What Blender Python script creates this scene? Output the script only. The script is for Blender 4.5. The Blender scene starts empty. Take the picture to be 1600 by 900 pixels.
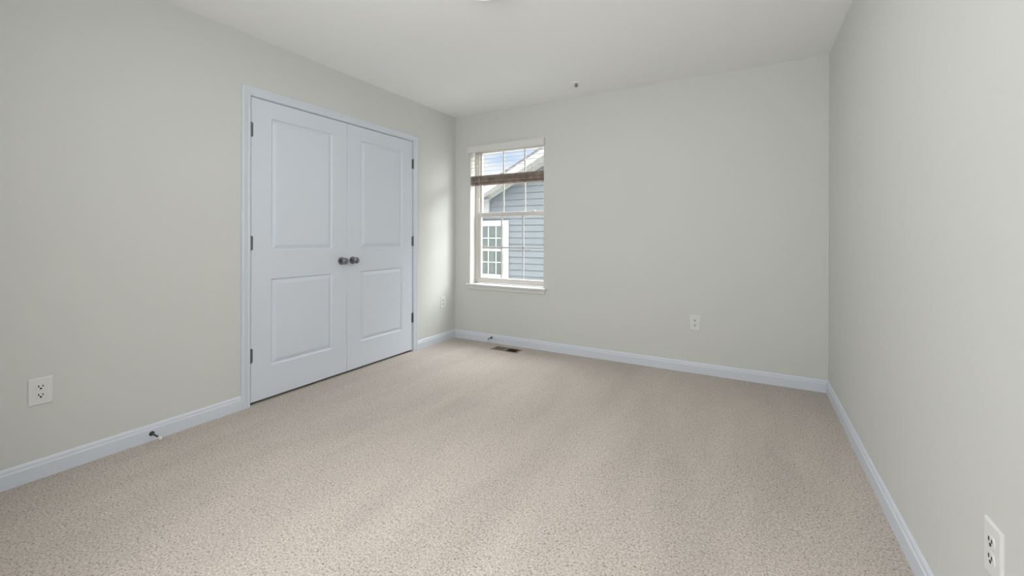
import bpy, bmesh, math, random
from mathutils import Vector, Matrix

C = bpy.context.scene
COL = C.collection
random.seed(4)

# ------------------------------------------------------------------ camera
CAM = Vector((2.8625, -3.7666, 1.1245))
FOCAL_PX, HORIZON_PX = 657.45, 369.38
YAW, PITCH, ROLL = math.radians(29.556), math.radians(-0.025), math.radians(0.135)
fw = Vector((-math.sin(YAW) * math.cos(PITCH), math.cos(YAW) * math.cos(PITCH), math.sin(PITCH)))
rt = Vector((math.cos(YAW), math.sin(YAW), 0))
up = rt.cross(fw)
R = rt * math.cos(ROLL) + up * math.sin(ROLL)
U = -rt * math.sin(ROLL) + up * math.cos(ROLL)
cd = bpy.data.cameras.new('camera')
cam = bpy.data.objects.new('camera', cd)
COL.objects.link(cam)
cd.sensor_width = 36
cd.sensor_fit = 'HORIZONTAL'
cd.lens = FOCAL_PX / 1600 * 36
cd.shift_y = -(450 - HORIZON_PX) / 1600
cd.clip_start = 0.02
cd.clip_end = 300
cam.matrix_world = Matrix(((R.x, U.x, -fw.x, CAM.x), (R.y, U.y, -fw.y, CAM.y), (R.z, U.z, -fw.z, CAM.z), (0, 0, 0, 1)))
C.camera = cam

# ------------------------------------------------------------------ colour management
C.view_settings.view_transform = 'Standard'
C.view_settings.look = 'None'
C.view_settings.gamma = 1
C.view_settings.use_curve_mapping = False
C.view_settings.exposure = 0.21
C.cycles.use_denoising = True
C.cycles.max_bounces = 12
C.cycles.diffuse_bounces = 8
C.cycles.transparent_max_bounces = 12
C.cycles.sample_clamp_indirect = 4

SUN_STRENGTH = 1.0
SKY_STRENGTH = 1.0
REAR_FILL_POWER = 25
CEILING_LAMP_POWER = 6.5
LAMP_GLOW = 0.38
ADDED_REAR_SKY = 1.5
ADDED_ZENITH = 13.0
ADDED_SUN_GLOW = 5.2


def lin(r, g, b):
    def f(c):
        c /= 255
        return c / 12.92 if c <= 0.04045 else ((c + 0.055) / 1.055) ** 2.4
    return (f(r), f(g), f(b), 1)


# ------------------------------------------------------------------ sky
w = bpy.data.worlds.new('sky')
C.world = w
w.use_nodes = True
nt = w.node_tree
nt.nodes.clear()
N = nt.nodes.new
L = nt.links.new
o = N('ShaderNodeOutputWorld')
bg = N('ShaderNodeBackground')
bg.inputs['Strength'].default_value = SKY_STRENGTH
tc = N('ShaderNodeTexCoord')
mp = N('ShaderNodeMapping')
mp.inputs['Scale'].default_value = (1, 1, 2.2)
ns = N('ShaderNodeTexNoise')
ns.inputs['Scale'].default_value = 7
ns.inputs['Detail'].default_value = 6
ns.inputs['Roughness'].default_value = 0.55
cr = N('ShaderNodeValToRGB')
cr.color_ramp.elements[0].position = 0.36
cr.color_ramp.elements[1].position = 0.53
cr.color_ramp.elements[0].color = lin(196, 218, 250)
cr.color_ramp.elements[1].color = lin(244, 246, 252)
L(tc.outputs['Generated'], mp.inputs['Vector'])
L(mp.outputs[0], ns.inputs['Vector'])
L(ns.outputs['Fac'], cr.inputs['Fac'])
# sky brightness added out of view behind the viewpoint to light the neighbouring wall
sx = N('ShaderNodeSeparateXYZ')
L(tc.outputs['Generated'], sx.inputs[0])
gr = N('ShaderNodeMapRange')
gr.inputs['From Min'].default_value = -0.35
gr.inputs['From Max'].default_value = 0.45
gr.inputs['To Min'].default_value = ADDED_REAR_SKY
gr.inputs['To Max'].default_value = 1.0
L(sx.outputs['Y'], gr.inputs['Value'])
# wide glow added around the low sun, out of view, to light the room
SUN_DIR = Vector((1.56, 1.0, 0.50)).normalized()
dt = N('ShaderNodeVectorMath')
dt.operation = 'DOT_PRODUCT'
dt.inputs[1].default_value = SUN_DIR
nrm = N('ShaderNodeVectorMath')
nrm.operation = 'NORMALIZE'
L(tc.outputs['Generated'], nrm.inputs[0])
L(nrm.outputs[0], dt.inputs[0])
mxx = N('ShaderNodeMath')
mxx.operation = 'MAXIMUM'
mxx.inputs[1].default_value = 0
L(dt.outputs['Value'], mxx.inputs[0])
pw = N('ShaderNodeMath')
pw.operation = 'POWER'
pw.inputs[1].default_value = 2.5
L(mxx.outputs[0], pw.inputs[0])
hz = N('ShaderNodeMath')
hz.operation = 'MULTIPLY_ADD'
hz.inputs[1].default_value = ADDED_SUN_GLOW
L(pw.outputs[0], hz.inputs[0])
L(gr.outputs[0], hz.inputs[2])
# overhead brightness added above the visible sky to light floor and ceiling
zm = N('ShaderNodeMapRange')
zm.interpolation_type = 'SMOOTHSTEP'
zm.inputs['From Min'].default_value = 0.30
zm.inputs['From Max'].default_value = 0.85
zm.inputs['To Min'].default_value = 0
zm.inputs['To Max'].default_value = ADDED_ZENITH
L(sx.outputs['Z'], zm.inputs['Value'])
ad2 = N('ShaderNodeMath')
ad2.operation = 'ADD'
L(hz.outputs[0], ad2.inputs[0])
L(zm.outputs[0], ad2.inputs[1])
vm = N('ShaderNodeVectorMath')
vm.operation = 'SCALE'
WH = N('ShaderNodeMix')
WH.data_type = 'RGBA'
WH.inputs['B'].default_value = (0.97, 0.98, 1.0, 1)
fm = N('ShaderNodeMapRange')      # the stronger the added brightness, the whiter the sky
fm.inputs['From Min'].default_value = 1.0
fm.inputs['From Max'].default_value = 2.2
L(ad2.outputs[0], fm.inputs['Value'])
L(fm.outputs[0], WH.inputs['Factor'])
L(cr.outputs[0], WH.inputs['A'])
L(WH.outputs['Result'], vm.inputs[0])
L(ad2.outputs[0], vm.inputs['Scale'])
L(vm.outputs[0], bg.inputs['Color'])
L(bg.outputs[0], o.inputs['Surface'])

# ------------------------------------------------------------------ sun: low, soft, from the far right outside the window
sd = bpy.data.lights.new('sun', 'SUN')
sd.energy = SUN_STRENGTH
sd.angle = math.radians(12)
sd.color = (1.0, 0.97, 0.93)
sun = bpy.data.objects.new('sun', sd)
COL.objects.link(sun)
sun.rotation_euler = SUN_DIR.to_track_quat('Z', 'Y').to_euler()
sun.location = (12, 9, 8)

# fill light added outside the unseen rear opening, standing in for daylight
ad = bpy.data.lights.new('rear_fill_light', 'AREA')
ad.shape = 'RECTANGLE'
ad.size = 0.95
ad.size_y = 1.00
ad.energy = REAR_FILL_POWER
ad.color = (1.0, 1.0, 1.0)
al = bpy.data.objects.new('rear_fill_light', ad)
COL.objects.link(al)
al.location = (2.05, -4.16, 1.42)
al.rotation_euler = (math.radians(101), 0, 0)
ad.spread = math.radians(155)


# ------------------------------------------------------------------ materials
def mat(name, color, rough=0.6, metal=0.0, bump=0.0, bscale=200, spec=0.5, var=0.0, vscale=3):
    m = bpy.data.materials.new(name)
    m.use_nodes = True
    n = m.node_tree
    b = n.nodes['Principled BSDF']
    b.inputs['Base Color'].default_value = color
    b.inputs['Roughness'].default_value = rough
    b.inputs['Metallic'].default_value = metal
    b.inputs['Specular IOR Level'].default_value = spec
    if bump or var:
        t = n.nodes.new('ShaderNodeTexCoord')
    if bump:
        x = n.nodes.new('ShaderNodeTexNoise')
        x.inputs['Scale'].default_value = bscale
        x.inputs['Detail'].default_value = 3
        n.links.new(t.outputs['Object'], x.inputs['Vector'])
        bp = n.nodes.new('ShaderNodeBump')
        bp.inputs['Strength'].default_value = bump
        bp.inputs['Distance'].default_value = 0.002
        n.links.new(x.outputs['Fac'], bp.inputs['Height'])
        n.links.new(bp.outputs[0], b.inputs['Normal'])
    if var:
        y = n.nodes.new('ShaderNodeTexNoise')
        y.inputs['Scale'].default_value = vscale
        y.inputs['Detail'].default_value = 4
        n.links.new(t.outputs['Object'], y.inputs['Vector'])
        r = n.nodes.new('ShaderNodeValToRGB')
        r.color_ramp.elements[0].position = 0.3
        r.color_ramp.elements[1].position = 0.7
        r.color_ramp.elements[0].color = tuple(c * (1 - var) for c in color[:3]) + (1,)
        r.color_ramp.elements[1].color = tuple(min(1, c * (1 + var)) for c in color[:3]) + (1,)
        n.links.new(y.outputs['Fac'], r.inputs['Fac'])
        n.links.new(r.outputs[0], b.inputs['Base Color'])
    return m


WALL = mat('wall_paint', (0.645, 0.655, 0.632, 1), 0.85, bump=0.05, bscale=350, spec=0.2)
CEIL = mat('ceiling_paint', (0.88, 0.885, 0.875, 1), 0.95, bump=0.05, bscale=300, spec=0.1)
TRIM = mat('trim_enamel', (0.66, 0.705, 0.77, 1), 0.38, spec=0.4)
DOOR = mat('door_enamel', (0.675, 0.72, 0.79, 1), 0.42, bump=0.04, bscale=90, spec=0.4)
VINYL = mat('white_vinyl', (0.64, 0.61, 0.58, 1), 0.4)
SILL = mat('sill_enamel', (0.70, 0.70, 0.68, 1), 0.4)
PLASTIC = mat('outlet_plastic', (0.74, 0.75, 0.73, 1), 0.45, spec=0.35)
SLOT = mat('outlet_slot', (0.02, 0.02, 0.02, 1), 0.8)
NICKEL = mat('satin_nickel', (0.27, 0.27, 0.28, 1), 0.22, metal=1.0)
HINGE = mat('hinge_nickel', (0.17, 0.18, 0.19, 1), 0.42, metal=0.85)
SPRING = mat('dark_bronze_metal', (0.06, 0.065, 0.06, 1), 0.45, metal=0.7)
LAMPWHITE = mat('lamp_white_metal', (0.82, 0.82, 0.80, 1), 0.4)
RUBBER = mat('white_rubber', (0.78, 0.78, 0.76, 1), 0.6)
REGISTER = mat('register_brown_enamel', (0.17, 0.125, 0.09, 1), 0.5)
REGISTER_FRAME = mat('register_tan_enamel', (0.26, 0.21, 0.165, 1), 0.5)
DUCT = mat('duct_dark', (0.02, 0.017, 0.014, 1), 0.9)
SLAT = mat('blind_slat_taupe', (0.30, 0.235, 0.195, 1), 0.55, var=0.35, vscale=22)
SLATD = mat('blind_slat_brown', (0.17, 0.125, 0.10, 1), 0.55, var=0.35, vscale=22)
SLATL = mat('blind_slat_tan', (0.46, 0.38, 0.31, 1), 0.5, var=0.3, vscale=22)
SLATW = mat('blind_slat_pale', (0.62, 0.58, 0.53, 1), 0.5)
VALANCE = mat('blind_valance', (0.71, 0.71, 0.69, 1), 0.5)
CORD = mat('blind_cord_grey', (0.2, 0.2, 0.2, 1), 0.7)
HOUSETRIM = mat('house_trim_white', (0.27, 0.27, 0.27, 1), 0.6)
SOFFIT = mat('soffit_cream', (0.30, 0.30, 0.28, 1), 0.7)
SHINGLE = mat('roof_shingle', (0.10, 0.11, 0.12, 1), 0.9, var=0.3, vscale=8)
BOUNCE_GROUND = mat('pale_bounce_ground', (0.60, 0.60, 0.57, 1), 0.95, var=0.3, vscale=2)
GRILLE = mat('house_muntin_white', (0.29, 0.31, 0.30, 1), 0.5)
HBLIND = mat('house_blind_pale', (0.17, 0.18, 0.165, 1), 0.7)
PAINTED_DARK = mat('painted_dark_room', (0.07, 0.072, 0.065, 1), 0.9)
BRASS = mat('sprinkler_metal', (0.25, 0.25, 0.24, 1), 0.4, metal=0.8)

# siding
SIDING = mat('blue_grey_lap_siding', (0.100, 0.112, 0.119, 1), 0.7, var=0.06, vscale=4)


def carpet():
    m = bpy.data.materials.new('beige_cut_pile_carpet')
    m.use_nodes = True
    n = m.node_tree
    b = n.nodes['Principled BSDF']
    b.inputs['Roughness'].default_value = 1.0
    b.inputs['Specular IOR Level'].default_value = 0.05
    b.inputs['Sheen Weight'].default_value = 0.15
    t = n.nodes.new('ShaderNodeTexCoord')
    # pile tufts
    a = n.nodes.new('ShaderNodeTexNoise')
    a.inputs['Scale'].default_value = 145
    a.inputs['Detail'].default_value = 2.5
    a.inputs['Roughness'].default_value = 0.6
    a.inputs['Distortion'].default_value = 0.6
    r = n.nodes.new('ShaderNodeValToRGB')
    e = r.color_ramp.elements
    e[0].position = 0.30
    e[0].color = (0.235, 0.200, 0.172, 1)
    e[1].position = 0.74
    e[1].color = (0.77, 0.71, 0.655, 1)
    k = e.new(0.44)
    k.color = (0.50, 0.445, 0.395, 1)
    k = e.new(0.56)
    k.color = (0.61, 0.55, 0.495, 1)
    n.links.new(t.outputs['Object'], a.inputs['Vector'])
    n.links.new(a.outputs['Fac'], r.inputs['Fac'])
    # brushed swathes left by the vacuum, running towards the window wall
    mp = n.nodes.new('ShaderNodeMapping')
    mp.inputs['Rotation'].default_value = (0, 0, math.radians(12))
    mp.inputs['Scale'].default_value = (3.2, 0.8, 1)
    s = n.nodes.new('ShaderNodeTexNoise')
    s.inputs['Scale'].default_value = 1.2
    s.inputs['Detail'].default_value = 3
    s.inputs['Distortion'].default_value = 0.4
    n.links.new(t.outputs['Object'], mp.inputs['Vector'])
    n.links.new(mp.outputs[0], s.inputs['Vector'])
    mr = n.nodes.new('ShaderNodeMapRange')
    mr.inputs['From Min'].default_value = 0.3
    mr.inputs['From Max'].default_value = 0.7
    mr.inputs['To Min'].default_value = 0.79
    mr.inputs['To Max'].default_value = 0.92
    n.links.new(s.outputs['Fac'], mr.inputs['Value'])
    mx = n.nodes.new('ShaderNodeVectorMath')
    mx.operation = 'SCALE'
    n.links.new(r.outputs[0], mx.inputs[0])
    n.links.new(mr.outputs[0], mx.inputs['Scale'])
    n.links.new(mx.outputs[0], b.inputs['Base Color'])
    bp = n.nodes.new('ShaderNodeBump')
    bp.inputs['Strength'].default_value = 0.35
    bp.inputs['Distance'].default_value = 0.006
    n.links.new(a.outputs['Fac'], bp.inputs['Height'])
    n.links.new(bp.outputs[0], b.inputs['Normal'])
    return m


CARPET = carpet()


def glass(name, tint=(0.97, 0.985, 0.98, 1), refl=0.06):
    m = bpy.data.materials.new(name)
    m.use_nodes = True
    n = m.node_tree
    n.nodes.clear()
    o = n.nodes.new('ShaderNodeOutputMaterial')
    t = n.nodes.new('ShaderNodeBsdfTransparent')
    t.inputs[0].default_value = tint
    g = n.nodes.new('ShaderNodeBsdfGlossy')
    g.inputs['Roughness'].default_value = 0.02
    x = n.nodes.new('ShaderNodeMixShader')
    x.inputs[0].default_value = refl
    n.links.new(t.outputs[0], x.inputs[1])
    n.links.new(g.outputs[0], x.inputs[2])
    n.links.new(x.outputs[0], o.inputs[0])
    return m


GLASS = glass('window_glass')
HGLASS = glass('house_window_glass', (0.75, 0.8, 0.77, 1), 0.15)


def emis(name, col, s):
    m = bpy.data.materials.new(name)
    m.use_nodes = True
    b = m.node_tree.nodes['Principled BSDF']
    b.inputs['Base Color'].default_value = (0.8, 0.8, 0.78, 1)
    b.inputs['Emission Color'].default_value = col
    b.inputs['Emission Strength'].default_value = s
    return m


DOME = emis('lamp_opal_glass', (1, 0.97, 0.93, 1), LAMP_GLOW)


# ------------------------------------------------------------------ mesh helpers
def box(bm, a, b, bev=0.0):
    """axis-aligned box between two corners"""
    x0, x1 = sorted((a[0], b[0])); y0, y1 = sorted((a[1], b[1])); z0, z1 = sorted((a[2], b[2]))
    vs = [bm.verts.new(p) for p in ((x0, y0, z0), (x1, y0, z0), (x1, y1, z0), (x0, y1, z0), (x0, y0, z1), (x1, y0, z1), (x1, y1, z1), (x0, y1, z1))]
    fs = [bm.faces.new([vs[i] for i in f]) for f in ((0, 3, 2, 1), (4, 5, 6, 7), (0, 1, 5, 4), (1, 2, 6, 5), (2, 3, 7, 6), (3, 0, 4, 7))]
    if bev > 0:
        es = list({e for f in fs for e in f.edges})
        bmesh.ops.bevel(bm, geom=es, offset=bev, segments=2, profile=0.5, affect='EDGES')


def lathe(bm, prof, axis='X', c=(0, 0, 0), n=32):
    """prof: list of (t, r) along the axis"""
    rings = []
    for t, r in prof:
        ring = []
        for i in range(n):
            a = 2 * math.pi * i / n
            u, v = r * math.cos(a), r * math.sin(a)
            p = {'X': (t, u, v), 'Y': (u, t, v), 'Z': (u, v, t)}[axis]
            ring.append(bm.verts.new((p[0] + c[0], p[1] + c[1], p[2] + c[2])))
        rings.append(ring)
    for a, b in zip(rings, rings[1:]):
        for i in range(n):
            bm.faces.new((a[i], a[(i + 1) % n], b[(i + 1) % n], b[i]))
    bm.faces.new(rings[0][::-1])
    bm.faces.new(rings[-1])


def prism(bm, pts, f0, f1):
    """extrude polygon pts through mapping f0/f1 (2-D point -> 3-D)"""
    a = [bm.verts.new(f0(p)) for p in pts]
    b = [bm.verts.new(f1(p)) for p in pts]
    n = len(pts)
    for i in range(n):
        bm.faces.new((a[i], a[(i + 1) % n], b[(i + 1) % n], b[i]))
    bm.faces.new(a[::-1])
    bm.faces.new(b)


def tube(bm, pts, r, n=10):
    prev = None
    for i, p in enumerate(pts):
        p = Vector(p)
        d = (Vector(pts[min(i + 1, len(pts) - 1)]) - Vector(pts[max(i - 1, 0)])).normalized()
        s = d.orthogonal().normalized() if prev is None else (prev[1] - d * prev[1].dot(d)).normalized()
        q = d.cross(s)
        ring = [bm.verts.new(p + (s * math.cos(2 * math.pi * k / n) + q * math.sin(2 * math.pi * k / n)) * r) for k in range(n)]
        if prev:
            for k in range(n):
                bm.faces.new((prev[0][k], prev[0][(k + 1) % n], ring[(k + 1) % n], ring[k]))
        else:
            bm.faces.new(ring[::-1])
        prev = (ring, s)
    bm.faces.new(prev[0])


def obj(name, bm, m, parent=None, origin=None, smooth=False, extra=()):
    """link the bmesh as ONE object; geometry is given in world coordinates (or parent-local when parent is marked local)"""
    off = Vector((0, 0, 0))
    root = parent
    while root is not None and root.parent:
        root = root.parent
    if parent is not None and not root.get('_local'):
        off = base_of(parent)
    if origin is not None:
        loc = Vector(origin)
    else:
        loc = off.copy()
    bmesh.ops.translate(bm, verts=bm.verts, vec=-loc)
    bmesh.ops.recalc_face_normals(bm, faces=bm.faces)
    me = bpy.data.meshes.new(name)
    bm.to_mesh(me)
    bm.free()
    for mm in (m,) + tuple(extra):
        me.materials.append(mm)
    if smooth:
        for p in me.polygons:
            p.use_smooth = True
        try:
            me.set_sharp_from_angle(angle=math.radians(35))
        except Exception:
            pass
    ob = bpy.data.objects.new(name, me)
    COL.objects.link(ob)
    ob.location = loc - off
    if parent:
        ob.parent = parent
    return ob


def base_of(o):
    v = o.location.copy()
    while o.parent:
        o = o.parent
        v += o.location
    return v


def tag(o, label, cat, group=None, kind=None):
    o['label'] = label
    o['category'] = cat
    if group:
        o['group'] = group
    if kind:
        o['kind'] = kind
    return o


def empty(name, loc, label, cat, group=None, kind=None, local=False):
    o = bpy.data.objects.new(name, None)
    o.empty_display_size = 0.05
    COL.objects.link(o)
    o.location = loc
    tag(o, label, cat, group, kind)
    if local:
        o['_local'] = 1
    return o


BM = bmesh.new

# ------------------------------------------------------------------ room shell
W, H, REAR = 3.3528, 2.44, -3.962
T = 0.115            # interior wall thickness
WT = 0.17            # window wall thickness
DY0, DY1, DTOP = -2.2055, -0.6800, 2.0425       # closet door leaves
OY0, OY1, OTOP = DY0 - 0.022, DY1 + 0.022, DTOP + 0.022   # rough opening
WX0, WX1, WZ0, WZ1 = 0.203, 1.0865, 0.6055, 2.10  # window opening

# floor: carpet through the room and under the closet doors, with a hole for the register duct
VX0, VX1, VY0, VY1 = 0.632, 0.888, -0.215, -0.115
b = BM()
xs = [-0.80, VX0, VX1, W + T]
ys = [REAR - 0.30, VY0, VY1, WT]
for i in range(3):
    for j in range(3):
        if (i, j) == (1, 1):
            continue
        vs = [(xs[i], ys[j], 0), (xs[i + 1], ys[j], 0), (xs[i + 1], ys[j + 1], 0), (xs[i], ys[j + 1], 0)]
        b.faces.new([b.verts.new(v) for v in vs])
bmesh.ops.remove_doubles(b, verts=b.verts, dist=1e-5)
g = bmesh.ops.extrude_face_region(b, geom=b.faces[:])
bmesh.ops.translate(b, verts=[v for v in g['geom'] if isinstance(v, bmesh.types.BMVert)], vec=(0, 0, -0.12))
tag(obj('floor', b, CARPET), 'beige cut-pile carpet covering the whole floor', 'floor', kind='structure')

b = BM(); box(b, (-0.80, REAR - 0.30, H), (W + T, WT, H + 0.12))
tag(obj('ceiling', b, CEIL), 'flat off-white ceiling above the empty bedroom', 'ceiling', kind='structure')

b = BM()
box(b, (-T, REAR, 0), (0, OY0, H)); box(b, (-T, OY1, 0), (0, 0, H)); box(b, (-T, OY0, OTOP), (0, OY1, H))
bmesh.ops.remove_doubles(b, verts=b.verts, dist=1e-5)
tag(obj('wall_left', b, WALL), 'light grey wall holding the white closet doors', 'wall', kind='structure')

b = BM()
box(b, (-0.80, 0, 0), (WX0, WT, H)); box(b, (WX1, 0, 0), (W + T, WT, H))
box(b, (WX0, 0, 0), (WX1, WT, WZ0)); box(b, (WX0, 0, WZ1), (WX1, WT, H))
bmesh.ops.remove_doubles(b, verts=b.verts, dist=1e-5)
tag(obj('wall_back', b, WALL), 'light grey wall pierced by the single window', 'wall', kind='structure')

b = BM(); box(b, (W, REAR, 0), (W + T, 0, H))
tag(obj('wall_right', b, WALL), 'blank light grey wall facing the closet doors', 'wall', kind='structure')

RX0, RX1, RZ0, RZ1 = 1.50, 2.62, 0.95, 2.13  # unseen opening and frame, added so fill light can enter
b = BM()
box(b, (-0.80, REAR - 0.14, 0), (RX0, REAR, H)); box(b, (RX1, REAR - 0.14, 0), (W + T, REAR, H))
box(b, (RX0, REAR - 0.14, 0), (RX1, REAR, RZ0)); box(b, (RX0, REAR - 0.14, RZ1), (RX1, REAR, H))
tag(obj('wall_rear', b, WALL), 'light grey wall behind the viewpoint with an added opening for fill light', 'wall', kind='structure')
b = BM()
for x in (RX0, RX1 - 0.04):
    box(b, (x, REAR - 0.12, RZ0), (x + 0.04, REAR - 0.08, RZ1), 0.003)
for z in (RZ0, RZ1 - 0.04):
    box(b, (RX0, REAR - 0.12, z), (RX1, REAR - 0.08, z + 0.04), 0.003)
tag(obj('added_rear_window', b, VINYL), 'added white window frame behind the viewpoint, around the fill light opening', 'window', kind='structure')

# closet room behind the doors
b = BM()
box(b, (-0.80, OY0 - 0.25, 0), (-0.72, OY1 + 0.25, H)); box(b, (-0.72, OY0 - 0.25, 0), (-T, OY0 - 0.17, H)); box(b, (-0.72, OY1 + 0.17, 0), (-T, OY1 + 0.25, H))
tag(obj('wall_closet', b, WALL), 'walls of the dark closet behind the double doors', 'wall', kind='structure')

# ------------------------------------------------------------------ baseboards
BASE = [(0, 0), (0.0140, 0), (0.0140, 0.062), (0.0128, 0.0655), (0.0092, 0.0685), (0.0088, 0.0775), (0.0075, 0.0815), (0.0025, 0.0890), (0, 0.0895)]


def baseboard(name, p0, p1, nrm, label, m0=0, m1=0):
    """p0,p1 on the wall line, nrm into the room, m0/m1 = mitre direction at the ends (+1 shortens with thickness)"""
    p0 = Vector(p0 + (0,)); p1 = Vector(p1 + (0,)); nrm = Vector(nrm + (0,)); d = (p1 - p0).normalized()
    bm = BM()
    prism(bm, BASE, lambda q: p0 + nrm * q[0] + d * q[0] * m0 + Vector((0, 0, q[1])), lambda q: p1 + nrm * q[0] - d * q[0] * m1 + Vector((0, 0, q[1])))
    return tag(obj(name, bm, TRIM), label, 'baseboard', kind='structure')


CW = 0.0555      # casing width
CY0, CY1 = DY0 - 0.006 - CW, DY1 + 0.006 + CW
baseboard('baseboard_left', (0, REAR), (0, CY0), (1, 0), 'white baseboard under the grey wall between the viewpoint and the closet casing')
baseboard('baseboard_left', (0, CY1), (0, 0), (1, 0), 'short white baseboard between the closet casing and the window corner', 0, 1)
baseboard('baseboard_back', (0, 0), (W, 0), (0, -1), 'white baseboard along the wall beneath the window', 1, 1)
baseboard('baseboard_right', (W, 0), (W, REAR), (-1, 0), 'white baseboard along the blank wall facing the closet', 1, 0)

# ------------------------------------------------------------------ closet casing and jamb
PROF = [(0, 0), (0, 0.009), (0.004, 0.0115), (0.012, 0.012), (0.015, 0.0095), (0.020, 0.011), (0.034, 0.0145), (0.039, 0.0175), (0.050, 0.0178), (CW, 0.015), (CW, 0)]
IY0, IY1, IZ = DY0 - 0.006, DY1 + 0.006, DTOP + 0.006
t1 = empty('trim_1', (0, (IY0 + IY1) / 2, 0), 'white moulded casing framing the closet double doors', 'door casing', kind='structure')
b = BM()
prism(b, PROF, lambda q: (q[1], IY0 - q[0], 0), lambda q: (q[1], IY0 - q[0], IZ + q[0]))
obj('casing', b, TRIM, t1)
b = BM()
prism(b, PROF, lambda q: (q[1], IY1 + q[0], 0), lambda q: (q[1], IY1 + q[0], IZ + q[0]))
obj('casing', b, TRIM, t1)
b = BM()
prism(b, PROF, lambda q: (q[1], IY0 - q[0], IZ + q[0]), lambda q: (q[1], IY1 + q[0], IZ + q[0]))
obj('head_casing', b, TRIM, t1)
b = BM()
JG = 0.003
box(b, (-T, OY0, 0), (0.0005, DY0 - JG, OTOP)); box(b, (-T, DY1 + JG, 0), (0.0005, OY1, OTOP)); box(b, (-T, DY0 - JG, DTOP + JG), (0.0005, DY1 + JG, OTOP))
obj('jamb', b, TRIM, t1)

# ------------------------------------------------------------------ closet doors
SEAM = (DY0 + DY1) / 2


def door(name, y0, y1, hinge_y, knob_y, label):
    z0, z1 = 0.0185, DTOP
    xf, xb = -0.0015, -0.0365
    e = empty(name, (0, hinge_y, 0), label, 'door', kind='structure')
    inset = 0.129 if y1 - y0 > 0.5 else 0.1
    p0, p1 = (y0 + 0.137, y1 - 0.137)
    yl = [y0, p0, p1, y1]
    zl = [z0, 0.234, 0.828, 1.022, 1.928, z1]
    b = BM()
    bev = 0.003
    grid = {}

    def V(y, z, x):
        k = (round(y, 5), round(z, 5), round(x, 5))
        if k not in grid:
            grid[k] = b.verts.new((x, y, z))
        return grid[k]

    def q(*vs):
        b.faces.new([V(*v) for v in vs])
    yy = [y0 + bev, p0, p1, y1 - bev]
    zz = [z0 + bev, 0.234, 0.828, 1.022, 1.928, z1 - bev]
    for i in range(3):
        for j in range(5):
            a0, a1, c0, c1 = yy[i], yy[i + 1], zz[j], zz[j + 1]
            if i == 1 and j in (1, 3):
                rings = [(0, xf), (0.005, xf - 0.007), (0.0085, xf - 0.0112), (0.013, xf - 0.0115), (0.0165, xf - 0.0100), (0.034, xf - 0.0025), (0.040, xf - 0.0015)]
                for (o0, x0), (o1, x1) in zip(rings, rings[1:]):
                    A = [(a0 + o0, c0 + o0), (a1 - o0, c0 + o0), (a1 - o0, c1 - o0), (a0 + o0, c1 - o0)]
                    B = [(a0 + o1, c0 + o1), (a1 - o1, c0 + o1), (a1 - o1, c1 - o1), (a0 + o1, c1 - o1)]
                    for k in range(4):
                        n = (k + 1) % 4
                        q((*A[k], x0), (*A[n], x0), (*B[n], x1), (*B[k], x1))
                o1, x1 = rings[-1]
                q((a0 + o1, c0 + o1, x1), (a1 - o1, c0 + o1, x1), (a1 - o1, c1 - o1, x1), (a0 + o1, c1 - o1, x1))
            else:
                q((a0, c0, xf), (a1, c0, xf), (a1, c1, xf), (a0, c1, xf))
    # edges and back
    F = [(yy[0], z, xf) for z in zz] + [(y, zz[-1], xf) for y in yy[1:]] + [(yy[-1], z, xf) for z in zz[-2::-1]] + [(y, zz[0], xf) for y in yy[-2:0:-1]]

    def outer(v, x):
        y = y0 if abs(v[0] - yy[0]) < 1e-6 else (y1 if abs(v[0] - yy[-1]) < 1e-6 else v[0])
        z = z0 if abs(v[1] - zz[0]) < 1e-6 else (z1 if abs(v[1] - zz[-1]) < 1e-6 else v[1])
        return (y, z, x)
    n = len(F)
    for k in range(n):
        a, c = F[k], F[(k + 1) % n]
        q(a, c, outer(c, xf - bev), outer(a, xf - bev))
        q(outer(a, xf - bev), outer(c, xf - bev), outer(c, xb), outer(a, xb))
    b.faces.new([V(*outer(v, xb)) for v in F])
    obj('leaf', b, DOOR, e)
    # hinges
    s = 1 if hinge_y < knob_y else -1
    for zc in (0.330, 1.075, 1.825):
        b = BM()
        for k in range(5):
            zz0 = zc - 0.0445 + k * 0.0178
            lathe(b, [(zz0 + 0.0004, 0.0056), (zz0 + 0.0010, 0.0064), (zz0 + 0.0168, 0.0064), (zz0 + 0.0174, 0.0056)], 'Z', (0.0060, hinge_y, 0), 16)
        for zz0, zz1 in ((zc + 0.0445, zc + 0.049), (zc - 0.049, zc - 0.0445)):
            lathe(b, [(zz0, 0.0035), ((zz0 + zz1) / 2, 0.0052), (zz1, 0.003)], 'Z', (0.0060, hinge_y, 0), 16)
        box(b, (-0.0020, hinge_y + s * 0.0005, zc - 0.0445), (0.0028, hinge_y + s * 0.014, zc + 0.0445), 0.0006)
        obj('hinge', b, HINGE, e, smooth=True)
    # knob
    zk = 0.923
    b = BM()
    lathe(b, [(xf, 0.031), (xf + 0.004, 0.032), (xf + 0.007, 0.0305), (xf + 0.0105, 0.022), (xf + 0.0115, 0.014)], 'X', (0, knob_y, zk), 40)
    r = obj('rosette', b, NICKEL, e, smooth=True)
    b = BM()
    lathe(b, [(xf + 0.011, 0.0115), (xf + 0.022, 0.0100), (xf + 0.029, 0.0118), (xf + 0.034, 0.0180), (xf + 0.040, 0.0240), (xf + 0.047, 0.0265), (xf + 0.054, 0.0255), (xf + 0.060, 0.0205), (xf + 0.0625, 0.0120), (xf + 0.063, 0.002)], 'X', (0, knob_y, zk), 40)
    obj('door_knob', b, NICKEL, e, smooth=True)
    return e


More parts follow.
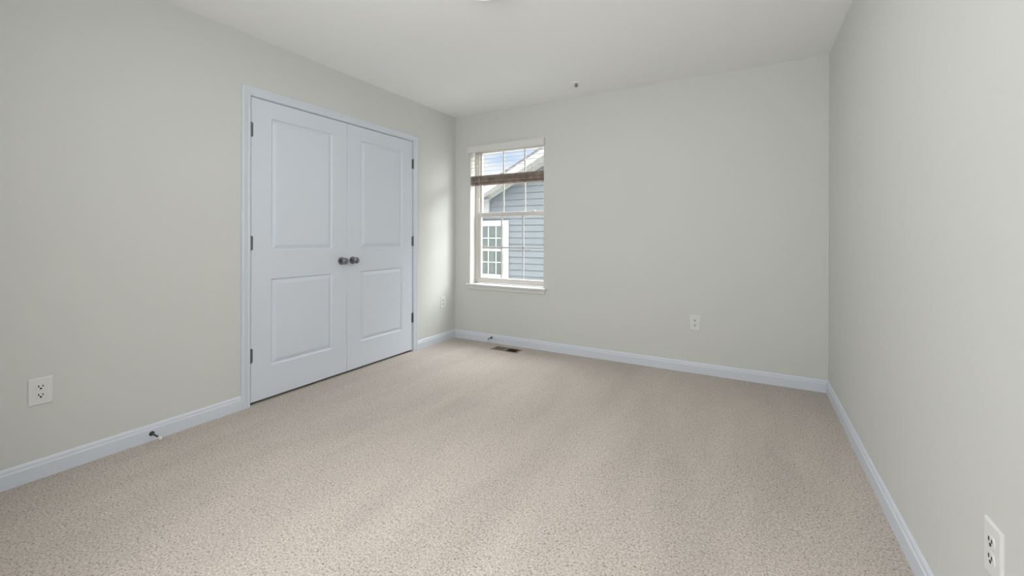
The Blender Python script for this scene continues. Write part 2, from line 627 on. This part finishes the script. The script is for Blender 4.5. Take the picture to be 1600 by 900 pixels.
door('door_1', DY0 + 0.001, SEAM - 0.0012, DY0 - 0.0012, SEAM - 0.056, 'white two-panel closet door of the pair, farther from the window')
door('door_2', SEAM + 0.0012, DY1 - 0.001, DY1 + 0.0012, SEAM + 0.052, 'white two-panel closet door of the pair, nearer the window corner')

# ------------------------------------------------------------------ window
win = empty('window_1', ((WX0 + WX1) / 2, 0.1, WZ0), 'white double-hung window with white grilles in the grey wall', 'window', kind='structure')


def rect_frame(b, x0, x1, z0, z1, y0, y1, l, r, bt, tp, bev=0.003):
    box(b, (x0, y0, z0), (x0 + l, y1, z1), bev)
    box(b, (x1 - r, y0, z0), (x1, y1, z1), bev)
    box(b, (x0 + l, y0, z0), (x1 - r, y1, z0 + bt), bev)
    box(b, (x0 + l, y0, z1 - tp), (x1 - r, y1, z1), bev)


# main vinyl frame
FY = 0.098
b = BM()
rect_frame(b, WX0, WX1, WZ0 + 0.012, WZ1, FY, WT, 0.036, 0.022, 0.036, 0.04)
# balance tracks
box(b, (WX0 + 0.036, FY + 0.010, WZ0 + 0.048), (WX0 + 0.046, FY + 0.016, WZ1 - 0.04), 0.001)
obj('window_frame', b, VINYL, win)
GX0, GX1 = 0.272, 1.052
ZM0, ZM1 = 1.335, 1.382
# lower sash (inner)
ls0, ls1 = FY + 0.004, FY + 0.036
b = BM(); rect_frame(b, WX0 + 0.036, WX1 - 0.010, WZ0 + 0.035, ZM1, ls0, ls1, GX0 + 0.004 - WX0 - 0.036, WX1 - 0.010 - GX1, 0.030, ZM1 - ZM0)
low = obj('lower_sash', b, VINYL, win)
gy = (ls0 + ls1) / 2
gb, gt = WZ0 + 0.065, ZM0
b = BM()
for x in (0.5285, 0.790):
    box(b, (x - 0.0085, gy + 0.003, gb), (x + 0.0085, gy + 0.009, gt), 0.001)
box(b, (GX0, gy + 0.0032, 1.0035 - 0.0085), (GX1, gy + 0.0088, 1.0035 + 0.0085), 0.001)
obj('grille', b, VINYL, low)
b = BM(); box(b, (GX0, gy - 0.001, gb), (GX1, gy + 0.001, gt))
obj('pane', b, GLASS, low)
# sash lock
b = BM()
lx = 0.905
box(b, (lx - 0.03, ls0 + 0.006, ZM1), (lx + 0.03, ls1 - 0.002, ZM1 + 0.006), 0.002)
lathe(b, [(ZM1 + 0.005, 0.011), (ZM1 + 0.012, 0.011), (ZM1 + 0.015, 0.008)], 'Z', (lx, (ls0 + ls1) / 2, 0), 20)
box(b, (lx, ls0 + 0.010, ZM1 + 0.008), (lx + 0.028, ls0 + 0.018, ZM1 + 0.014), 0.002)
obj('sash_lock', b, VINYL, low)
# upper sash (outer)
us0, us1 = FY + 0.038, FY + 0.068
b = BM(); rect_frame(b, WX0 + 0.036, WX1 - 0.010, ZM0 + 0.01, WZ1 - 0.02, us0, us1, 0.286 - 0.019 - WX0 - 0.036, 0.02, 0.030, 0.04)
upp = obj('upper_sash', b, VINYL, win)
gy = (us0 + us1) / 2
gb, gt = ZM0 + 0.04, WZ1 - 0.06
b = BM()
for x in (0.5325, 0.794):
    box(b, (x - 0.0085, gy + 0.003, gb), (x + 0.0085, gy + 0.009, gt), 0.001)
box(b, (0.262, gy + 0.0032, 1.715 - 0.0085), (GX1, gy + 0.0088, 1.715 + 0.0085), 0.001)
obj('grille', b, VINYL, upp)
b = BM(); box(b, (0.262, gy - 0.001, gb), (GX1 + 0.004, gy + 0.001, gt))
obj('pane', b, GLASS, upp)
# stool and apron
b = BM()
pts = [(WX0 - 0.038, -0.036), (WX1 + 0.033, -0.036), (WX1 + 0.033, 0.0), (WX1, 0.0), (WX1, FY), (WX0, FY), (WX0, 0), (WX0 - 0.038, 0)]
prism(b, pts, lambda q: (q[0], q[1], WZ0 - 0.016), lambda q: (q[0], q[1], WZ0 + 0.003))
bmesh.ops.bevel(b, geom=[e for e in b.edges if all(v.co.y < -0.03 for v in e.verts)], offset=0.004, segments=3, affect='EDGES')
obj('window_sill', b, SILL, win)
b = BM()
AP = [(0, 0), (0.009, 0), (0.013, 0.006), (0.013, 0.034), (0.010, 0.040), (0, 0.040)]
prism(b, AP, lambda q: (WX0 - 0.018, -q[0], WZ0 - 0.056 + q[1]), lambda q: (WX1 + 0.016, -q[0], WZ0 - 0.056 + q[1]))
obj('apron', b, SILL, win)

# ------------------------------------------------------------------ blind
bl = empty('window_blind', ((WX0 + WX1) / 2, 0.03, WZ0 + 1.07), 'raised taupe slatted blind under a pale valance in the window', 'window blind')
BX0, BX1 = WX0 + 0.006, WX1 - 0.006
b = BM()
VP = [(-0.022, 0.0), (-0.026, 0.006), (-0.026, 0.060), (-0.030, 0.066), (-0.030, 0.074), (-0.018, 0.074), (-0.016, 0.0)]
prism(b, VP, lambda q: (WX0 - 0.019, q[0], 2.022 + q[1]), lambda q: (WX1 + 0.011, q[0], 2.022 + q[1]))
box(b, (WX0 - 0.019, -0.018, 2.022), (WX0 - 0.013, -0.0005, 2.096)); box(b, (WX1 + 0.005, -0.018, 2.022), (WX1 + 0.011, -0.0005, 2.096))
obj('valance', b, VALANCE, bl)
b = BM(); box(b, (BX0, 0.004, 2.045), (BX1, 0.060, 2.097), 0.003)
obj('headrail', b, VALANCE, bl)


def slat(zc, tilt, m, x0=BX0, x1=BX1, t=0.0026, wd=0.050, yc=0.034, sag=0.0):
    b = BM()
    n = 6
    sec = []
    for i in range(n + 1):
        u = i / n - 0.5
        sec.append((u * wd, 0.0016 * (1 - 4 * u * u)))
    top = [(y, z + t / 2) for y, z in sec]
    bot = [(y, z - t / 2) for y, z in sec][::-1]
    ca, sa = math.cos(tilt), math.sin(tilt)
    P = [(yc + y * ca - z * sa, zc + y * sa + z * ca) for y, z in top + bot]
    prism(b, P, lambda q: (x0, q[0], q[1]), lambda q: (x1, q[0], q[1] + sag))
    return obj('slat', b, m, bl)


z = 2.022
for k in range(5):
    z -= 0.0415
    slat(z + 0.012, math.radians(9), SLATW)
for k in range(26):
    slat(1.6905 + 0.0014 + k * 0.0033, math.radians(random.uniform(-2, 2)), random.choice((SLAT, SLAT, SLATD, SLATL)), BX0 + random.uniform(0, 0.003), BX1 - random.uniform(0, 0.003), yc=0.034 + random.uniform(-0.002, 0.002), sag=random.uniform(-0.0008, 0.0008))
b = BM(); box(b, (BX0, 0.010, 1.672), (BX1, 0.058, 1.6885), 0.003)
obj('bottom_rail', b, SLAT, bl)
for x in (BX0 + 0.14, (BX0 + BX1) / 2, BX1 - 0.14):
    for y in (0.007, 0.0610):
        b = BM()
        tube(b, [(x, y, 2.05), (x, y, 1.69)], 0.0007, 6)
        obj('ladder_cord', b, VALANCE, bl)
b = BM(); tube(b, [(0.3165, -0.004, 2.05), (0.3165, -0.004, 1.535)], 0.0036, 10)
wd_ = obj('tilt_wand', b, CORD, bl, smooth=True); wd_['label'] = 'grey tilt wand'
b = BM(); lathe(b, [(1.485, 0.0045), (1.49, 0.0065), (1.525, 0.0055), (1.536, 0.003)], 'Z', (0.3165, -0.004, 0), 16)
obj('wand_tip', b, VINYL, wd_, smooth=True)


# ------------------------------------------------------------------ outlets (built facing +X, at local origin)
def outlet(loc, rot, label):
    e = empty('wall_outlet', loc, label, 'outlet', 'duplex outlets low on the walls', local=True)
    e.rotation_euler = (0, 0, rot)
    b = BM()
    hw, hh, t = 0.0395, 0.062, 0.006
    # bevelled plate
    rings = [(0, 0.0), (0, 0.0028), (0.0015, 0.0048), (0.004, t)]
    prev = None
    for o_, x in rings:
        cur = [b.verts.new((x, sy * (hw - o_), sz * (hh - o_))) for sy, sz in ((-1, -1), (1, -1), (1, 1), (-1, 1))]
        if prev:
            for k in range(4):
                b.faces.new((prev[k], prev[(k + 1) % 4], cur[(k + 1) % 4], cur[k]))
        else:
            b.faces.new(cur[::-1])
        prev = cur
    b.faces.new(prev)
    obj('cover_plate', b, PLASTIC, e)
    b = BM(); lathe(b, [(t - 0.001, 0.0034), (t + 0.0006, 0.0034), (t + 0.0012, 0.0020)], 'X', (0, 0, 0), 16)
    obj('screw', b, PLASTIC, e, smooth=True)
    for s in (1, -1):
        zc = s * 0.0195
        b = BM()
        pts = []
        R0, hh2 = 0.0172, 0.0142
        for i in range(40):
            a = 2 * math.pi * i / 40
            pts.append((R0 * math.cos(a), max(-hh2, min(hh2, R0 * math.sin(a)))))
        prism(b, pts, lambda q: (t - 0.001, q[0], zc + q[1]), lambda q: (t + 0.0022, q[0] * 0.97, zc + q[1] * 0.97))
        bmesh.ops.remove_doubles(b, verts=b.verts, dist=1e-6)
        r = obj('receptacle', b, PLASTIC, e)
        b = BM()
        f = t + 0.0020
        box(b, (f, -0.0086, zc), (f + 0.0010, -0.0050, zc + 0.0094))
        box(b, (f, 0.0050, zc + 0.0003), (f + 0.0010, 0.0083, zc + 0.0086))
        lathe(b, [(f, 0.0040), (f + 0.0010, 0.0040)], 'X', (0, 0, zc - 0.0062), 14)
        obj('slot', b, SLOT, r)
    return e


outlet((0.0, -3.148, 0.402), 0, 'white duplex outlet near the metal door stop, on the closet wall far from the window')
outlet((0.0, -0.216, 0.418), 0, 'white duplex outlet between the closet casing and the window corner')
outlet((2.465, 0.0, 0.414), -math.pi / 2, 'white duplex outlet on the window wall, far from the window')
outlet((W, -2.379, 0.403), math.pi, 'white duplex outlet on the blank wall facing the closet')


# ------------------------------------------------------------------ door stops (built along +X)
def stop(loc, rot, label):
    e = empty('door_stop', loc, label, 'door stop', 'door stops on the baseboards', local=True)
    e.rotation_euler = (0, 0, rot)
    b = BM()
    lathe(b, [(0, 0.0125), (0.003, 0.0125), (0.006, 0.0100), (0.010, 0.0065), (0.012, 0.0055)], 'X', (0, 0, 0), 24)
    obj('base', b, SPRING, e, smooth=True)
    b = BM(); lathe(b, [(0.010, 0.0052), (0.030, 0.0046), (0.080, 0.0046), (0.088, 0.0065), (0.092, 0.0068)], 'X', (0, 0, 0), 20)
    obj('rod', b, SPRING, e, smooth=True)
    b = BM(); lathe(b, [(0.090, 0.0078), (0.103, 0.0080), (0.109, 0.0070), (0.111, 0.004)], 'X', (0, 0, 0), 20)
    r = obj('rubber_tip', b, RUBBER, e, smooth=True); r['label'] = 'white rubber tip'
    return e


stop((0.0135, -2.735, 0.040), 0, 'dark metal door stop with white tip on baseboard beside the closet')
stop((0.490, -0.0135, 0.055), -math.pi / 2, 'dark metal door stop with white tip on baseboard below the window')

# ------------------------------------------------------------------ floor register
fr = empty('floor_register', ((VX0 + VX1) / 2, (VY0 + VY1) / 2, 0), 'brown metal floor register set in the carpet below the window', 'floor vent')
b = BM()
fx0, fx1, fy0, fy1 = VX0 - 0.022, VX1 + 0.022, VY0 - 0.012, VY1 + 0.012
m0, m1 = (VX0 + VX1) / 2 - 0.008, (VX0 + VX1) / 2 + 0.008
for a, c in (((fx0, fy0), (VX0, fy1)), ((VX1, fy0), (fx1, fy1)), ((VX0, fy0), (VX1, VY0)), ((VX0, VY1), (VX1, fy1)), ((m0, VY0), (m1, VY1))):
    box(b, (*a, 0.0), (*c, 0.004), 0.0008)
obj('rim', b, REGISTER_FRAME, fr)
b = BM()
for bank, (a, c), s in ((0, (VX0, m0), 1), (1, (m1, VX1), -1)):
    n = 11
    for i in range(n):
        x = a + (i + 0.5) * (c - a) / n
        d = 0.0058 * s
        P = [(x - d - 0.0006, 0.0030), (x - d + 0.0006, 0.0030), (x + d + 0.0006, -0.010), (x + d - 0.0006, -0.010)]
        prism(b, P, lambda q: (q[0], VY0, q[1]), lambda q: (q[0], VY1, q[1]))
obj('louvres', b, REGISTER, fr)
b = BM()
box(b, (VX0, VY0, -0.20), (VX1, VY1, -0.19)); box(b, (VX0 - 0.002, VY0, -0.19), (VX0 + 0.001, VY1, -0.002)); box(b, (VX1 - 0.001, VY0, -0.19), (VX1 + 0.002, VY1, -0.002))
box(b, (VX0, VY0 - 0.002, -0.19), (VX1, VY0 + 0.001, -0.002)); box(b, (VX0, VY1 - 0.001, -0.19), (VX1, VY1 + 0.002, -0.002))
obj('duct', b, DUCT, fr)

# ------------------------------------------------------------------ ceiling sprinkler
sp = empty('ceiling_sprinkler', (1.560, -0.362, H), 'small metal sprinkler head on the ceiling near the window wall', 'sprinkler')
b = BM(); lathe(b, [(H, 0.038), (H - 0.003, 0.038), (H - 0.009, 0.030), (H - 0.010, 0.018)], 'Z', (1.560, -0.362, 0), 36)
obj('escutcheon', b, CEIL, sp, smooth=True)
b = BM()
cx, cy = 1.560, -0.362
lathe(b, [(H - 0.009, 0.0105), (H - 0.019, 0.0105), (H - 0.020, 0.007)], 'Z', (cx, cy, 0), 20)
for s in (-1, 1):
    tube(b, [(cx + s * 0.008, cy, H - 0.018), (cx + s * 0.0125, cy, H - 0.022), (cx + s * 0.009, cy, H - 0.028), (cx, cy, H - 0.031)], 0.0022, 8)
lathe(b, [(H - 0.019, 0.0022), (H - 0.031, 0.0022)], 'Z', (cx, cy, 0), 10)
obj('body', b, BRASS, sp, smooth=True)
b = BM(); lathe(b, [(H - 0.030, 0.004), (H - 0.031, 0.0150), (H - 0.0325, 0.0150), (H - 0.033, 0.004)], 'Z', (cx, cy, 0), 24)
obj('deflector', b, BRASS, sp, smooth=True)

# ------------------------------------------------------------------ ceiling lamp (mostly above the frame)
LX, LY = 1.675, -1.992
lp = empty('ceiling_lamp', (LX, LY, H), 'white flush dome ceiling lamp at the middle of the ceiling', 'ceiling lamp')
b = BM(); lathe(b, [(H, 0.160), (H - 0.010, 0.160), (H - 0.016, 0.150)], 'Z', (LX, LY, 0), 64)
obj('base', b, LAMPWHITE, lp, smooth=True)
b = BM()
lathe(b, [(H - 0.014, 0.146)] + [(H - 0.014 - 0.072 * math.sin(a * math.pi / 20), 0.146 * math.cos(a * math.pi / 20) ** 0.9 + 0.0005) for a in range(1, 11)], 'Z', (LX, LY, 0), 64)
obj('lamp_shade', b, DOME, lp, smooth=True)
pd = bpy.data.lights.new('ceiling_lamp_light', 'AREA')
pd.shape = 'DISK'
pd.size = 0.26
pd.energy = CEILING_LAMP_POWER
pd.color = (1.0, 0.99, 0.97)
po = bpy.data.objects.new('ceiling_lamp_light', pd)
COL.objects.link(po)
po.location = (0, 0, -0.092)
po.parent = lp

# ------------------------------------------------------------------ neighbouring house
HY = 5.3
GZ = -3.1
b = BM(); box(b, (-40, WT + 0.5, GZ - 0.1), (60, 60, GZ))  # out of view; made pale to bounce light up through the window
tag(obj('ground', b, BOUNCE_GROUND), 'unseen ground below, between the two houses, made pale to bounce light', 'ground', kind='structure')
nh = empty('neighbouring_house', (2.0, HY, GZ), 'blue-grey sided house with white gable trim seen outside the window', 'house')
SL = 0.4957


def rake(x):
    """height of the frieze's lower edge on the wall plane"""
    return 2.056 + SL * (x + 2.93) if x < 2.0 else 2.056 + SL * (4.93 - (x - 2.0))


XL, XR, XRDG = -3.62, 7.62, 2.0
# body of the house behind the siding
b = BM()
P = [(XL, GZ), (XR, GZ), (XR, rake(XR) + 0.1), (XRDG, rake(XRDG) + 0.1), (XL, rake(XL) + 0.1)]
prism(b, P, lambda q: (q[0], HY + 0.02, q[1]), lambda q: (q[0], HY + 8, q[1]))
# the side window is a hole in the look only: the reveal box sits proud of the wall
obj('house_body', b, SIDING, nh)
# lap siding: one mesh of overlapping boards
b = BM()
EXPO = 0.157
z = GZ
zoff = 1.516 + 0.045
z = zoff - math.ceil((zoff - GZ) / EXPO) * EXPO
while z < 4.7:
    a, c = XL, XR
    zt = z + EXPO
    if zt > rake(XL):
        a = max(XL, -2.93 + (zt - 2.056) / SL - 0.25)
        c = min(XR, 2 * XRDG - a)
    if c - a > 0.1:
        Q = [(HY, z), (HY - 0.019, z), (HY - 0.003, zt), (HY, zt)]
        prism(b, Q, lambda q: (a, q[0], q[1]), lambda q: (c, q[0], q[1]))
    z += EXPO
obj('lap_siding', b, SIDING, nh)
OV = 0.32
for s in (0, 1):
    mx = (lambda x: x) if s == 0 else (lambda x: 2 * XRDG - x)
    x0, x1 = XL - 0.30, XRDG
    # frieze board on the wall under the soffit
    b = BM()
    P = [(x0 + 0.3, rake(x0 + 0.3)), (x1, rake(x1)), (x1, rake(x1) + 0.16), (x0 + 0.3, rake(x0 + 0.3) + 0.16)]
    prism(b, P, lambda q: (mx(q[0]), HY - 0.045, q[1]), lambda q: (mx(q[0]), HY + 0.01, q[1]))
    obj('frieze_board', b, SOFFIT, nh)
    # soffit
    b = BM()
    P = [(x0, rake(x0) + 0.11), (x1, rake(x1) + 0.11), (x1, rake(x1) + 0.13), (x0, rake(x0) + 0.13)]
    prism(b, P, lambda q: (mx(q[0]), HY - OV, q[1]), lambda q: (mx(q[0]), HY + 0.02, q[1]))
    obj('soffit', b, SOFFIT, nh)
    # fascia
    b = BM()
    P = [(x0, rake(x0) + 0.10), (x1, rake(x1) + 0.10), (x1, rake(x1) + 0.29), (x0, rake(x0) + 0.29)]
    prism(b, P, lambda q: (mx(q[0]), HY - OV - 0.025, q[1]), lambda q: (mx(q[0]), HY - OV, q[1]))
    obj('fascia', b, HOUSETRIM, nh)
    # roof slope
    b = BM()
    P = [(x0 - 0.03, rake(x0) + 0.275), (x1, rake(x1) + 0.29), (x1, rake(x1) + 0.325), (x0 - 0.03, rake(x0) + 0.31)]
    prism(b, P, lambda q: (mx(q[0]), HY - OV - 0.045, q[1]), lambda q: (mx(q[0]), HY + 8.3, q[1]))
    obj('roof', b, SHINGLE, nh)
# eave return and corner board
b = BM()
box(b, (-3.55, HY - 0.06, 1.66), (-2.93, HY + 0.01, 2.056), 0.006)
box(b, (-3.57, HY - 0.10, 2.030), (-2.90, HY + 0.01, 2.070), 0.004)
obj('eave_return', b, HOUSETRIM, nh)
for x in (XL, XR):
    s = 1 if x == XL else -1
    b = BM(); box(b, (x - s * 0.03, HY - 0.03, GZ), (x + s * 0.12, HY + 0.02, rake(x) + 0.05), 0.004)
    obj('corner_board', b, HOUSETRIM, nh)
# neighbour's window: white trim, sashes, muntins, blind and glass over a flat sheet coloured dark as an unlit room
nx0, nx1, nz0, nz1 = -3.28, -2.508, 0.160, 1.376
b = BM()
box(b, (nx0 - 0.15, HY - 0.045, nz0 - 0.09), (nx0, HY + 0.01, nz1 + 0.14), 0.004); box(b, (nx1, HY - 0.045, nz0 - 0.09), (nx1 + 0.15, HY + 0.01, nz1 + 0.14), 0.004)
box(b, (nx0, HY - 0.045, nz1), (nx1, HY + 0.01, nz1 + 0.14), 0.004); box(b, (nx0 - 0.02, HY - 0.055, nz0 - 0.09), (nx1 + 0.02, HY + 0.01, nz0), 0.004)
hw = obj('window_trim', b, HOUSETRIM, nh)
b = BM()
zc = 0.773
box(b, (nx0, HY - 0.030, zc - 0.028), (nx1, HY - 0.005, zc + 0.028)); box(b, (nx0, HY - 0.030, nz0), (nx0 + 0.02, HY - 0.005, nz1)); box(b, (nx1 - 0.012, HY - 0.030, nz0), (nx1, HY - 0.005, nz1))
obj('meeting_rail', b, HOUSETRIM, hw)
b = BM()
for x in (-3.185, -2.957, -2.727):
    box(b, (x - 0.014, HY - 0.028, nz0), (x + 0.014, HY - 0.020, nz1))
for zz_ in (0.465, 1.075):
    box(b, (nx0, HY - 0.0278, zz_ - 0.012), (nx1, HY - 0.0202, zz_ + 0.012))
obj('muntins', b, GRILLE, hw)
b = BM(); box(b, (nx0, HY - 0.022, nz0), (nx1, HY - 0.021, nz1))
obj('pane', b, HGLASS, hw)
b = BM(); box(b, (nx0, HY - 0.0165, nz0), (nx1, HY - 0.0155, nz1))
obj('backing', b, PAINTED_DARK, hw)
b = BM()
z = nz1
while z > zc + 0.05:
    box(b, (nx0 + 0.01, HY - 0.0200, z - 0.062), (nx1 - 0.01, HY - 0.0175, z - 0.006 if z > zc + 0.3 else z - 0.022))
    z -= 0.066
obj('blind', b, HBLIND, hw)
b = BM()
box(b, (nx0 + 0.02, HY - 0.0200, nz0), (nx0 + 0.20, HY - 0.0175, zc)); box(b, (-2.91, HY - 0.0200, nz0 + 0.05), (-2.80, HY - 0.0175, zc))
obj('curtain', b, HBLIND, hw)

for o_ in bpy.data.objects:
    if '_local' in o_.keys():
        del o_['_local']
